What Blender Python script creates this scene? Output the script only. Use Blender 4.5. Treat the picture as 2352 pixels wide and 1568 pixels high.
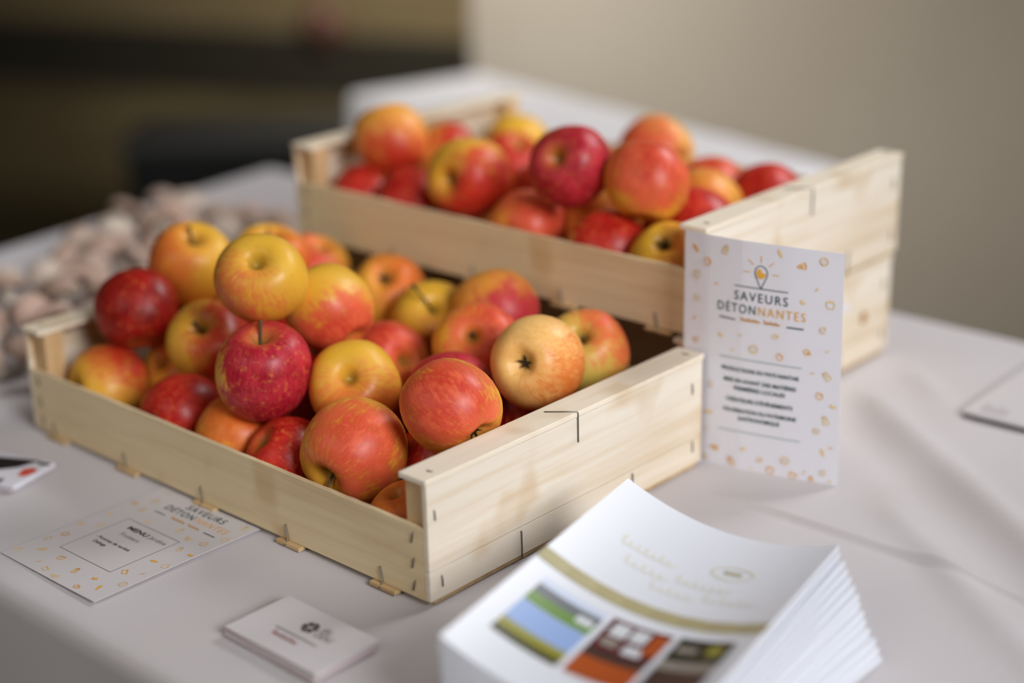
import bpy, bmesh, math, random
from mathutils import Vector, Matrix, noise
for o in list(bpy.data.objects): bpy.data.objects.remove(o)
S = bpy.context.scene; C = S.collection

# ---------------------------------------------------------------- camera
CAM = Vector((0.70045, -0.67198, 0.54123))
RT = Vector((0.73878, 0.67363, -0.02055)); UP = Vector((-0.21734, 0.26700, 0.93887)); FW = Vector((-0.63794, 0.68915, -0.34367))
cd = bpy.data.cameras.new('camera'); cam = bpy.data.objects.new('camera', cd); C.objects.link(cam)
cam.matrix_world = Matrix(((RT.x, UP.x, -FW.x, CAM.x), (RT.y, UP.y, -FW.y, CAM.y), (RT.z, UP.z, -FW.z, CAM.z), (0, 0, 0, 1)))
cd.sensor_width = 36; cd.lens = 3798.06 / 2352 * 36; cd.clip_start = .02; cd.clip_end = 60
cd.dof.use_dof = True; cd.dof.focus_distance = 1.155; cd.dof.aperture_fstop = 1.65; cd.dof.aperture_blades = 0
S.camera = cam
# ---------------------------------------------------------------- world, lights, exposure
W = bpy.data.worlds.new('world'); S.world = W; W.use_nodes = True
W.node_tree.nodes['Background'].inputs[0].default_value = (.95, .86, .76, 1)
W.node_tree.nodes['Background'].inputs[1].default_value = .05
def area(name, loc, target, sx, sy, power, col, spread=180):
    l = bpy.data.lights.new(name, 'AREA'); l.shape = 'RECTANGLE'; l.size = sx; l.size_y = sy; l.energy = power; l.spread = math.radians(spread); l.color = col
    o = bpy.data.objects.new(name, l); C.objects.link(o); o.location = loc
    o.rotation_euler = (Vector(target) - Vector(loc)).to_track_quat('-Z', 'Y').to_euler(); return o
area('window_daylight', (2.40, -.40, 1.42), (.0, .18, .05), 1.3, 1.1, 6.5, (.97, .97, 1.0), 46)
area('high_window_daylight', (.25, 1.80, 1.45), (-.75, .7, 0), .9, .7, 10.5, (.98, .98, 1.0), 95)
area('front_fill', (-.2, -2.1, 1.5), (-.1, .3, 0), 1.6, 1.2, 2.6, (1.0, .92, .82), 90)  # added soft fill, lifts the crate boards that face the camera
area('side_room_light', (-2.6, .6, 1.2), (-1.45, 1.95, .15), .6, .6, 8.5, (1.0, .97, .93), 62)
area('back_wall_fill', (-2.2, 2.7, 2.2), (-3.6, 3.7, -.1), .8, .8, 29, (1.0, .94, .86), 70)  # added lamp that brightens the olive far wall, no fitting modelled
S.view_settings.view_transform = 'Standard'; S.view_settings.look = 'None'
S.view_settings.exposure = 0; S.view_settings.gamma = 1; S.view_settings.use_curve_mapping = False

# ---------------------------------------------------------------- materials
def lin(c):
    return tuple(((v / 255) / 12.92 if v / 255 <= .04045 else ((v / 255 + .055) / 1.055) ** 2.4) for v in c) + (1,)
def mat(name, col, rough=.6, spec=.5):
    m = bpy.data.materials.new(name); m.use_nodes = True; b = m.node_tree.nodes['Principled BSDF']
    b.inputs['Base Color'].default_value = lin(col); b.inputs['Roughness'].default_value = rough
    b.inputs['Specular IOR Level'].default_value = spec; return m
class NT:
    def __init__(s, m): s.t = m.node_tree; s.b = s.t.nodes['Principled BSDF']
    def n(s, ty, **k):
        x = s.t.nodes.new(ty)
        for a, v in k.items(): setattr(x, a, v)
        return x
    def l(s, a, b): s.t.links.new(a, b)
    def val(s, sock, v):
        if hasattr(v, 'is_output') or isinstance(v, bpy.types.NodeSocket): s.l(v, sock)
        else: sock.default_value = v
    def math(s, op, a, b=0, c=0, clamp=False):
        x = s.n('ShaderNodeMath', operation=op, use_clamp=clamp)
        for i, v in enumerate((a, b, c)): s.val(x.inputs[i], v)
        return x.outputs[0]
    def mix(s, f, a, b):
        x = s.n('ShaderNodeMix', data_type='RGBA'); s.val(x.inputs[0], f); s.val(x.inputs[6], a); s.val(x.inputs[7], b); return x.outputs[2]
    def noise(s, vec, scale, detail=2, rough=.5):
        x = s.n('ShaderNodeTexNoise'); s.l(vec, x.inputs['Vector']); x.inputs['Scale'].default_value = scale
        x.inputs['Detail'].default_value = detail; x.inputs['Roughness'].default_value = rough; return x.outputs[0]
    def mr(s, v, a, b, c=0, d=1):
        x = s.n('ShaderNodeMapRange', interpolation_type='SMOOTHSTEP'); s.l(v, x.inputs[0])
        for i, q in enumerate((a, b, c, d)): x.inputs[i + 1].default_value = q
        return x.outputs[0]
def wood(name, light, dark, axis, rough=.62):
    # pale veneer: grain runs along the given axis, broad soft blotches, a few fibres
    m = mat(name, light, rough, .3); t = NT(m); tc = t.n('ShaderNodeTexCoord')
    mp = t.n('ShaderNodeMapping'); t.l(tc.outputs['Object'], mp.inputs[0])
    sc = {'x': (3, 55, 70), 'y': (55, 3, 70), 'z': (70, 70, 4)}[axis]; mp.inputs['Scale'].default_value = sc
    g = t.noise(mp.outputs[0], 1.6, 5, .6)
    mp2 = t.n('ShaderNodeMapping'); t.l(tc.outputs['Object'], mp2.inputs[0]); mp2.inputs['Scale'].default_value = tuple(min(v, 14) for v in sc)
    g2 = t.noise(mp2.outputs[0], 1.1, 3, .5)
    f = t.mr(t.math('ADD', t.math('MULTIPLY', g, .55), t.math('MULTIPLY', g2, .6)), .47, .78)
    wcol = t.mix(f, lin(light), lin(dark)); pt = t.noise(tc.outputs['Object'], 16, 2, .5)
    wcol = t.mix(t.mr(pt, .58, .74, 0, .45), wcol, lin(tuple(int(v * k) for v, k in zip(dark, (.92, .84, .70)))))
    t.l(wcol, t.b.inputs['Base Color'])
    bp = t.n('ShaderNodeBump'); bp.inputs['Strength'].default_value = .25; bp.inputs['Distance'].default_value = .0006
    t.l(g, bp.inputs['Height']); t.l(bp.outputs[0], t.b.inputs['Normal']); return m
M = {}
M['wood_x'] = wood('poplar_veneer_long', (234, 214, 174), (210, 182, 138), 'x')
M['wood_y'] = wood('poplar_veneer_end', (240, 230, 212), (224, 204, 174), 'y')
M['wood_cap'] = wood('planed_strip', (244, 232, 210), (222, 204, 174), 'y')
M['wood_post'] = wood('pine_post', (226, 194, 148), (196, 156, 106), 'z')
M['wood_base'] = wood('base_veneer', (206, 176, 130), (168, 130, 84), 'x')
M['steel'] = mat('dull_staple_wire', (120, 116, 104), .4); M['steel'].node_tree.nodes['Principled BSDF'].inputs['Metallic'].default_value = .7
M['paper'] = mat('white_paper', (226, 225, 232), .5, .4)
M['paper_card'] = mat('card_stock', (212, 207, 208), .55, .4)
M['gloss_paper'] = mat('coated_paper', (228, 231, 238), .3, .5)
M['paper_edge'] = mat('rosy_card_edge', (196, 170, 172), .6)
M['ink'] = mat('dark_teal_ink', (28, 66, 68), .5)
M['grey_ink'] = mat('grey_rule_ink', (150, 168, 166), .5)
M['black_ink'] = mat('black_ink', (34, 28, 28), .5)
M['soft_ink'] = mat('soft_grey_ink', (112, 104, 104), .5)
M['orange_ink'] = mat('orange_ink', (232, 172, 66), .5)
M['pale_orange_ink'] = mat('pale_orange_ink', (232, 202, 142), .5)
M['red_ink'] = mat('coral_ink', (214, 84, 66), .5)
M['khaki_ink'] = mat('khaki_ink', (176, 166, 124), .45)
M['pale_khaki_ink'] = mat('pale_khaki_ink', (222, 218, 200), .45)
M['stem'] = mat('woody_stem', (92, 74, 44), .7, .3)
M['calyx'] = mat('dried_sepals', (52, 38, 22), .8, .2)

def cloth_material():
    m = mat('white_tablecloth', (222, 214, 214), .85, .15); t = NT(m); tc = t.n('ShaderNodeTexCoord')
    a = t.noise(tc.outputs['Object'], 900, 2); b = t.noise(tc.outputs['Object'], 3.0, 3)
    t.l(t.mix(t.mr(b, .35, .7), lin((206, 201, 203)), lin((198, 192, 192))), t.b.inputs['Base Color'])
    bp = t.n('ShaderNodeBump'); bp.inputs['Strength'].default_value = .15; bp.inputs['Distance'].default_value = .0004
    t.l(a, bp.inputs['Height']); t.l(bp.outputs[0], t.b.inputs['Normal'])
    t.b.inputs['Sheen Weight'].default_value = .15; return m
M['cloth'] = cloth_material()

# ---------------------------------------------------------------- mesh helpers
def link(name, me, m=None, parent=None, smooth=False):
    o = bpy.data.objects.new(name, me); C.objects.link(o)
    if m:
        for x in (m if isinstance(m, (list, tuple)) else [m]): me.materials.append(x)
    if smooth: me.shade_smooth()
    if parent: o.parent = parent
    return o
def from_bm(name, bm, m=None, parent=None, smooth=False):
    me = bpy.data.meshes.new(name); bm.to_mesh(me); bm.free(); return link(name, me, m, parent, smooth)
def raw(name, vs, fs, m=None, parent=None, smooth=False):
    me = bpy.data.meshes.new(name); me.from_pydata([tuple(v) for v in vs], [], fs); me.update(); return link(name, me, m, parent, smooth)
def box_bm(bm, a, b, bev=.0005, jit=0):
    vs = [bm.verts.new((x, y, z)) for x in (a[0], b[0]) for y in (a[1], b[1]) for z in (a[2], b[2])]
    if jit:
        for v in vs: v.co += Vector((random.uniform(-jit, jit), random.uniform(-jit, jit), random.uniform(-jit, jit)))
    fs = [bm.faces.new([vs[i] for i in f]) for f in ((0, 1, 3, 2), (4, 6, 7, 5), (0, 4, 5, 1), (2, 3, 7, 6), (0, 2, 6, 4), (1, 5, 7, 3))]
    if bev: bmesh.ops.bevel(bm, geom=list({e for f in fs for e in f.edges}), offset=bev, segments=2, affect='EDGES', profile=.6)
def box(name, a, b, m, parent=None, bev=.0005, jit=0):
    bm = bmesh.new(); box_bm(bm, a, b, bev, jit); bmesh.ops.recalc_face_normals(bm, faces=bm.faces); return from_bm(name, bm, m, parent)
def tube_bm(bm, pts, rad, seg=8, flat=1.0):
    pts = [Vector(p) for p in pts]; rads = rad if isinstance(rad, (list, tuple)) else [rad] * len(pts); rings = []; ref = None
    for i, p in enumerate(pts):
        d = (pts[min(i + 1, len(pts) - 1)] - pts[max(i - 1, 0)]).normalized()
        if ref is None: ref = d.orthogonal().normalized()
        u = (ref - d * ref.dot(d)).normalized(); ref = u; w = d.cross(u)
        rings.append([bm.verts.new(p + (u * math.cos(a) + w * math.sin(a) * flat) * rads[i]) for a in [2 * math.pi * k / seg for k in range(seg)]])
    for i in range(len(rings) - 1):
        for k in range(seg): bm.faces.new((rings[i][k], rings[i][(k + 1) % seg], rings[i + 1][(k + 1) % seg], rings[i + 1][k]))
    bm.faces.new(rings[0][::-1]); bm.faces.new(rings[-1])
def tube(name, pts, rad, m, parent=None, seg=8):
    bm = bmesh.new(); tube_bm(bm, pts, rad, seg); return from_bm(name, bm, m, parent, True)
def sheet(name, f, nu, nv, th, m, parent=None):
    # closed thin sheet over f(u, v) -> (point, normal)
    top = []; bot = []
    for j in range(nv + 1):
        for i in range(nu + 1):
            p, n = f(i / nu, j / nv); top.append(p); bot.append(p - (Vector((0, 0, th(i / nu))) if callable(th) else n * th))
    N = len(top); w = nu + 1; fs = []
    for j in range(nv):
        for i in range(nu):
            a = j * w + i; fs.append((a, a + w, a + w + 1, a + 1)); fs.append((N + a, N + a + 1, N + a + w + 1, N + a + w))
    for i in range(nu):
        a = i; fs.append((a, a + 1, N + a + 1, N + a)); a = nv * w + i; fs.append((a + 1, a, N + a, N + a + 1))
    for j in range(nv):
        a = j * w; fs.append((a + w, a, N + a, N + a + w)); a = j * w + nu; fs.append((a, a + w, N + a + w, N + a))
    return raw(name, top + bot, fs, m, parent)
def tag(o, label=None, cat=None, group=None, kind=None):
    if label: o['label'] = label
    if cat: o['category'] = cat
    if group: o['group'] = group
    if kind: o['kind'] = kind
    return o
def empty(name, loc, rz=0):
    o = bpy.data.objects.new(name, None); C.objects.link(o); o.location = loc; o.rotation_euler = (0, 0, rz); o.empty_display_size = .02; return o

# ---------------------------------------------------------------- the room
def plaster(name, c1, c2):
    m = mat(name, c1, .9, .2); t = NT(m); tc = t.n('ShaderNodeTexCoord')
    t.l(t.mix(t.mr(t.noise(tc.outputs['Object'], 1.6, 4), .3, .7), lin(c1), lin(c2)), t.b.inputs['Base Color']); return m
FZ = -.75
fl = raw('floor', [(-9, -3, FZ), (5, -3, FZ), (5, 9, FZ), (-9, 9, FZ)], [(0, 1, 2, 3)], plaster('dark_brown_floor', (74, 66, 44), (62, 54, 34))); tag(fl, kind='structure')
def wallbox(name, p0, p1, z0, z1, th, m):
    d = (Vector(p1) - Vector(p0)).normalized(); n = Vector((-d.y, d.x)) * th
    q = [Vector(p0), Vector(p1), Vector(p1) + n, Vector(p0) + n]
    vs = [(v.x, v.y, z) for z in (z0, z1) for v in q]
    o = raw(name, vs, [(3, 2, 1, 0), (4, 5, 6, 7), (0, 1, 5, 4), (1, 2, 6, 5), (2, 3, 7, 6), (3, 0, 4, 7)], m); tag(o, kind='structure'); return o
B0 = Vector((-5.49, 2.92)); B1 = Vector((-3.524, 3.699)); BD = (B1 - B0).normalized()
wallbox('wall_back', B0 - BD * 3.2, B1 + BD * 3.5, FZ, 2.0, .15, plaster('olive_plaster', (120, 106, 78), (110, 97, 70)))
BN = Vector((BD.y, -BD.x))
wallbox('baseboard_back', B0 - BD * 3.15 + BN * .03, B1 + BD * 3.4 + BN * .03, FZ, FZ + .25, .028, mat('black_skirting', (40, 37, 27), .7))
wallbox('wall_right', (-1.80, 1.92), (3.4, 1.92), FZ, 2.0, .22, plaster('warm_grey_plaster', (180, 171, 156), (174, 164, 148)))

# wall fixture: dull red round bell on the far wall
def lathe(prof, seg=32):
    vs = []; fs = []
    for r, z in prof:
        for k in range(seg): a = 2 * math.pi * k / seg; vs.append((r * math.cos(a), r * math.sin(a), z))
    for i in range(len(prof) - 1):
        for k in range(seg): fs.append((i * seg + k, i * seg + (k + 1) % seg, (i + 1) * seg + (k + 1) % seg, (i + 1) * seg + k))
    fs.append(tuple(range(seg))[::-1]); fs.append(tuple((len(prof) - 1) * seg + k for k in range(seg))); return vs, fs
wp = B0 + BD * 1.52 - BN * .0
vs, fs = lathe([(.085, 0), (.085, .02), (.08, .035), (.06, .05), (.03, .058), (.006, .06)])
bell = raw('wall_bell', vs, fs, mat('dull_red_enamel', (88, 52, 42), .5), None, True)
bell.matrix_world = Matrix.Translation((wp.x + BN.x * .002, wp.y + BN.y * .002, -.475)) @ Vector((BN.x, BN.y, 0)).to_track_quat('Z', 'Y').to_matrix().to_4x4()
tag(bell, 'dull red round fixture on the olive far wall at the top of the photo', 'wall fixture')
vs, fs = lathe([(.02, .058), (.02, .066), (.012, .07)], 20); raw('boss', vs, fs, M['steel'], bell, True)

# ---------------------------------------------------------------- tablecloths
def smooth(x): x = max(0, min(1, x)); return x * x * (3 - 2 * x)
def gauss(x, s): return math.exp(-(x / s) ** 2)
def top_relief(x, y):
    n = noise.noise(Vector((x * 4.2, y * 4.2, .3))); n2 = noise.noise(Vector((x * 11 + 3, y * 7, 4.1)))
    z = -.0012 + .0010 * n + .0005 * n2
    wr = smooth((x - .0) / .06)                                   # soft folds right of the crates
    s = .581 * x + .814 * y
    z += wr * (.0115 * gauss(s - .425, .016) - .003 * gauss(s - .386, .016) + .005 * gauss(s - .350, .013) * smooth((x - .12) / .06))
    z += wr * .006 * gauss(s - .487, .012) * smooth((.12 - x) / .08) * smooth((s - .2) / .05)
    ycr = .262 + .004 * math.sin(x * 9)                           # ironed crease
    if x > .02: z += .0052 * smooth((x - .03) / .05) * (math.exp(-((y - ycr) / .0042) ** 2) if y < ycr else math.exp(-(y - ycr) / .028))
    z += 0 * math.exp(-abs(y - (-.06 + .3 * (x + .05))) / .006) * smooth((x + .03) / .05) * smooth((.12 - x) / .04)
    return z
def drape(name, ex0, ex1, y0, y1, m, step, drop, relief, tilt=0.0, org=(0, 0), rz=0, extra=()):
    def prof(a0, a1):
        out = []; r = .014; n = max(2, int((a1 - a0) / step)); ov = [drop, drop * .75, drop * .5, drop * .3, drop * .16, .08, .045, .025, .016, .010, .005]
        for e in ov: out.append((a0, e, -1))
        for i in range(n + 1): out.append((a0 + (a1 - a0) * i / n, 0, 0))
        for e in ov[::-1]: out.append((a1, e, 1))
        return out
    X = prof(ex0, ex1); Y = prof(y0, y1); vs = []
    if extra:
        lo = [q for q in Y if q[2] < 0]; hi = [q for q in Y if q[2] > 0]
        mid = [q for q in Y if not q[2] and not any(abs(q[0] - e) < .001 for e in extra)] + [(e, 0, 0) for e in extra]
        Y = lo + sorted(mid) + hi
    def bend(e):                                                 # arc-length past the edge -> (outward, down)
        r = .012
        if e <= 0: return 0, 0
        a = min(e / r, math.pi / 2); o = r * math.sin(a); d = r * (1 - math.cos(a)); rest = e - a * r
        return o + max(0, rest) * .045, d + max(0, rest)
    for (y, ey, sy) in Y:
        for (x, ex, sx) in X:
            ox, dx = bend(ex); oy, dy = bend(ey); rip = .012 * math.sin(x * 17 + 1.3 * math.sin(x * 5)) * smooth(ey / .4); rip2 = .012 * math.sin(y * 15 + 2) * smooth(ex / .4)
            px = x + tilt * (y - .266) * smooth(-x / .9) + sx * (ox + rip2); py = y + sy * (oy + rip); d = max(dx, dy)
            if ex and ey: px -= sx * .3 * min(dx, dy) * .0
            vs.append((px, py, relief(x, y) * (1 - smooth(max(ex, ey) / .02)) - d))
    w = len(X); fs = [(j * w + i, j * w + i + 1, (j + 1) * w + i + 1, (j + 1) * w + i) for j in range(len(Y) - 1) for i in range(w - 1)]
    o = raw(name, vs, fs, m, None, True); o.location = (org[0], org[1], 0); o.rotation_euler = (0, 0, rz)
    md = o.modifiers.new('thickness', 'SOLIDIFY'); md.thickness = .0008; md.offset = -1; return o
tc = drape('tablecloth', -.967, 1.25, -.158, .712, M['cloth'], .006, .748, top_relief, tilt=-.119, extra=[.244 + .0013 * k for k in range(26)])
tag(tc, 'white cloth draped over the table that carries the apple crates', 'tablecloth')
t2 = drape('tablecloth', 0, .84, -.24, 0, mat('second_cloth', (234, 232, 234), .85, .15), .03, .745, lambda x, y: .002 * noise.noise(Vector((x * 9, y * 9, 2))) - .002, org=(-1.25, 1.37), rz=-.22)
tag(t2, 'pale cloth hanging over a separate small table behind the stacked crates', 'tablecloth')

# ---------------------------------------------------------------- storage box on the floor
bx = empty('storage_box', (-2.19, 1.652, FZ), .75)
tag(bx, 'black storage box with a dark grey lid on the floor beyond the table', 'box')
bm = bmesh.new(); box_bm(bm, (-.30, -.12, 0), (.30, .12, .445), .015)
for k in range(5): box_bm(bm, (-.25 + k * .12, -.127, .04), (-.23 + k * .12, -.119, .40), .002)
from_bm('body', bm, mat('black_plastic', (12, 16, 15), .6), bx)
bm = bmesh.new(); box_bm(bm, (-.31, -.13, .445), (.31, .13, .475), .012); box_bm(bm, (-.25, -.08, .475), (.25, .08, .487), .005)
from_bm('lid', bm, mat('dark_grey_plastic', (58, 58, 57), .5), bx)
tube('handle', [(-.05, -.13, .3), (-.05, -.165, .3), (.11, -.165, .3), (.11, -.13, .3)], .009, mat('dark_grey_handle', (40, 40, 40), .5), bx)

# ---------------------------------------------------------------- crates
CL, CW, CH, SH, CC = .4717, .30, .0924, .0563, .0237
def staple(parent, pts, r=.00055): return tube('staple', pts, r, M['steel'], parent, 6)
def rough_board(name, x0, x1, y0, y1, z0, z1, m, parent, amp=.0007, seed=0):
    # thin sawn board with a slightly wavy, splintery top edge
    n = 60; vs = []; fs = []
    for i in range(n + 1):
        x = x0 + (x1 - x0) * i / n; t = amp * noise.noise(Vector((x * 40, seed, 0))) + amp * .6 * noise.noise(Vector((x * 170, seed, 5))); b = .0008 * noise.noise(Vector((x * 11, seed, 9)))
        vs += [(x, y0, z0), (x, y0 + b * 0, z1 - .0006 + t), (x, y0 + .0006, z1 + t), (x, y1 - .0006, z1 + t), (x, y1, z1 - .0006 + t), (x, y1, z0)]
    for i in range(n):
        for k in range(6): a = i * 6 + k; b = i * 6 + (k + 1) % 6; fs.append((a, b, b + 6, a + 6))
    fs.append(tuple(range(6))[::-1]); fs.append(tuple(n * 6 + k for k in range(6)))
    return raw(name, vs, [f[::-1] for f in fs], m, parent)
def make_crate(label, loc, rz, seed, lip=.0045):
    random.seed(seed); t = empty('apple_crate', loc, rz); tag(t, label, 'crate', 'pale wooden fruit crates')
    for k in range(5):
        xc = -.0425 - .0982 * k if k < 4 else -.4355
        box('base_slat', (xc - .0125, -lip, 0), (xc + .0125, CW - .0004, .0028), M['wood_base'], t, .0004)
    for xa in (-.022, -CL): box('base_slat', (xa, .0045, 0), (xa + .021, CW - .0045, .0024), M['wood_base'], t, .0004)
    box('base_board', (-CL + .006, .0045, .003), (-.006, CW - .0045, .006), M['wood_base'], t, .0004)
    rough_board('side_board', -CL + .0046, -.0046, 0, .0038, .0032, SH, M['wood_x'], t, seed=seed)
    rough_board('side_board', -CL + .0046, -.0046, CW - .0038, CW, .0032, SH, M['wood_x'], t, seed=seed + 7)
    for s in (0, 1):
        x0, x1 = ((-.0042, 0) if s == 0 else (-CL, -CL + .0042))
        zs = .0252 if s == 0 else .03
        box('end_board', (x0, 0, .0034), (x1, CW, zs - .0003), M['wood_y'], t, .0004)
        box('end_board', (x0, 0, zs + .0003), (x1, CW, CH - .0046), M['wood_y'], t, .0004)
        xi = (-CC, -.0045) if s == 0 else (-CL + .0045, -CL + CC)
        box('cap_strip', ((-CC - .0006) if s == 0 else -CL - .0006, -.0012, CH - .004), (.0008 if s == 0 else -CL + CC + .0006, CW + .0012, CH), M['wood_cap'], t, .0007)
        for (ya, yb) in ((.0041, .0215), (CW - .0215, CW - .0041)):
            box('corner_post', (xi[0], ya, .0062), (xi[1], yb, CH - .0045), M['wood_post'], t, .0006)
        xo = .0004 if s == 0 else -CL - .0004; d = 1 if s == 0 else -1
        staple(t, [(xo - d * .0175, .135 + .006 * s, CH + .0003), (xo + d * .0004, .150, CH + .0003), (xo + d * .0008, .1505, CH - .001), (xo + d * .0004, .151, .0690)])
        staple(t, [(xo, .0893, .0226), (xo + d * .0005, .0893, .0218), (xo + d * .0006, .0895, .0012)])
        staple(t, [(xo, .2132, .0226), (xo + d * .0005, .2132, .0218), (xo + d * .0006, .2134, .0012)])
        for (y, za, zb) in ((.0067, .0617, .0694), (.0115, .0114, .0199), (.2873, .063, .072), (.2887, .014, .0236)):
            staple(t, [(xo, y, za), (xo + d * .0003, y - .0003, (za + zb) / 2), (xo, y - .0006, zb)], .0006)
        staple(t, [(xo - d * .011, .0115, CH + .0002), (xo - d * .0065, .0125, CH + .0002)], .0006)
        staple(t, [(xo - d * .013, CW - .0095, CH + .0002), (xo - d * .007, CW - .0085, CH + .0002)], .0006)
        xs = -.0145 if s == 0 else -CL + .0145
        for z in (.0118, .0288, .0475): staple(t, [(xs - .0012 * d, -.0004, z - .004), (xs, -.0008, z), (xs + .0012 * d, -.0004, z + .004)], .0006)
    for k in range(5):
        x = (-.0466 - .0985 * k); staple(t, [(x - .001, -.0004, .0150), (x - .0006, -.0009, .014), (x + .0012, -.001, .004), (x + .0022, -.0052, .0012)], .0006)
    return t
make_crate('pale wooden crate in front, nearest the camera, heaped with apples', (0, 0, 0), 0, 1)
X1 = Vector((-.01112, .31724, .0942)); A1 = .01718
make_crate('wooden crate standing on top of another crate, filled with apples', X1, A1, 2)
low = make_crate('wooden crate at the bottom of the stack, beneath the upper apple crate', (-.0130, .3135, .0012), A1, 3, .0002)

def disc(name, y, z, ry, rz, m, parent, th=.0003):
    n = 20; ring = [(y + ry * math.cos(2 * math.pi * k / n), z + rz * math.sin(2 * math.pi * k / n)) for k in range(n)]
    vs = [(.00005, a, b) for a, b in ring] + [(th, a, b) for a, b in ring]; fs = [tuple(range(n))[::-1], tuple(range(n, 2 * n))] + [(k, (k + 1) % n, n + (k + 1) % n, n + k) for k in range(n)]
    o = raw(name, vs, fs, m, parent); return o
st_ = disc('sticker', .2235, .0618, .0042, .0042, mat('pale_lilac_sticker', (226, 226, 248), .4), [c for c in low.children if c.name.startswith('end_board')][1]); st_['label'] = 'small pale lilac round sticker'
disc('knot', .2544, .0440, .0052, .0064, mat('brown_knot', (176, 128, 72), .7), [c for c in low.children if c.name.startswith('end_board')][1], .00015)
# ---------------------------------------------------------------- apples
PROF = [(.0, .56), (.035, .565), (.08, .60), (.13, .67), (.19, .755), (.26, .815), (.35, .853), (.45, .858), (.56, .835), (.67, .775), (.77, .69), (.86, .56), (.93, .41), (.98, .22), (1, .02), (.98, -.19), (.92, -.39), (.83, -.57), (.72, -.71), (.61, -.81), (.51, -.86), (.42, -.878), (.345, -.865), (.28, -.825), (.21, -.765), (.14, -.715), (.07, -.69), (.0, -.685)]
def apple_mesh(R, seed, tall=1.0, tilt=0.0):
    rnd = random.Random(seed); seg = 44; vs = []; fs = []
    ph = rnd.uniform(0, 6.28); l5 = rnd.uniform(.016, .042); l2 = rnd.uniform(.01, .045); p2 = rnd.uniform(0, 6.28); dep = rnd.uniform(.85, 1.1)
    pr = PROF[1:-1]
    vs.append((0, 0, PROF[0][1] * R * tall))
    for (r, z) in pr:
        for k in range(seg):
            a = 2 * math.pi * k / seg; w = 1 + l2 * math.cos(2 * a + p2) + l5 * math.cos(5 * a + ph) * (.35 + .65 * smooth(-z + .3)) * min(1, r * 1.6)
            zz = z * tall
            if r < .36: zz = (z * dep + (1 - dep) * .85 * (1 if z > 0 else -1)) * tall
            zz += tilt * r * math.cos(a + p2) * .5 + (.022 * math.cos(5 * a + ph) * r if z < 0 else .012 * math.cos(3 * a + p2) * r)
            nn = .02 * noise.noise(Vector((r * math.cos(a) * 1.2 + seed, r * math.sin(a) * 1.2, z * 1.2)))
            w += nn; x = r * w * math.cos(a) + tilt * .3 * z * math.cos(p2); y = r * w * math.sin(a) + tilt * .3 * z * math.sin(p2)
            vs.append((x * R, y * R, zz * R))
    n = len(pr); vs.append((0, 0, PROF[-1][1] * R * tall))
    for k in range(seg): fs.append((0, 1 + k, 1 + (k + 1) % seg))
    for i in range(n - 1):
        for k in range(seg): a = 1 + i * seg + k; b = 1 + i * seg + (k + 1) % seg; fs.append((a, a + seg, b + seg, b))
    L = len(vs) - 1
    for k in range(seg): fs.append((L, 1 + (n - 1) * seg + (k + 1) % seg, 1 + (n - 1) * seg + k))
    me = bpy.data.meshes.new('apple'); me.from_pydata(vs, [], fs); me.update(); me.shade_smooth(); return me
GR = {'y': ((224, 164, 30), (234, 190, 72)), 'o': ((228, 146, 44), (238, 178, 84)), 'g': ((204, 176, 66), (226, 204, 110)), 'p': ((240, 176, 96), (246, 206, 130))}
RD = {'d': ((120, 4, 6), (168, 18, 14)), 'r': ((166, 14, 16), (206, 48, 34)), 'k': ((194, 42, 38), (232, 102, 66)), 'o': ((206, 76, 22), (226, 124, 48)), 'm': ((150, 12, 34), (196, 44, 60))}
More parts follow.
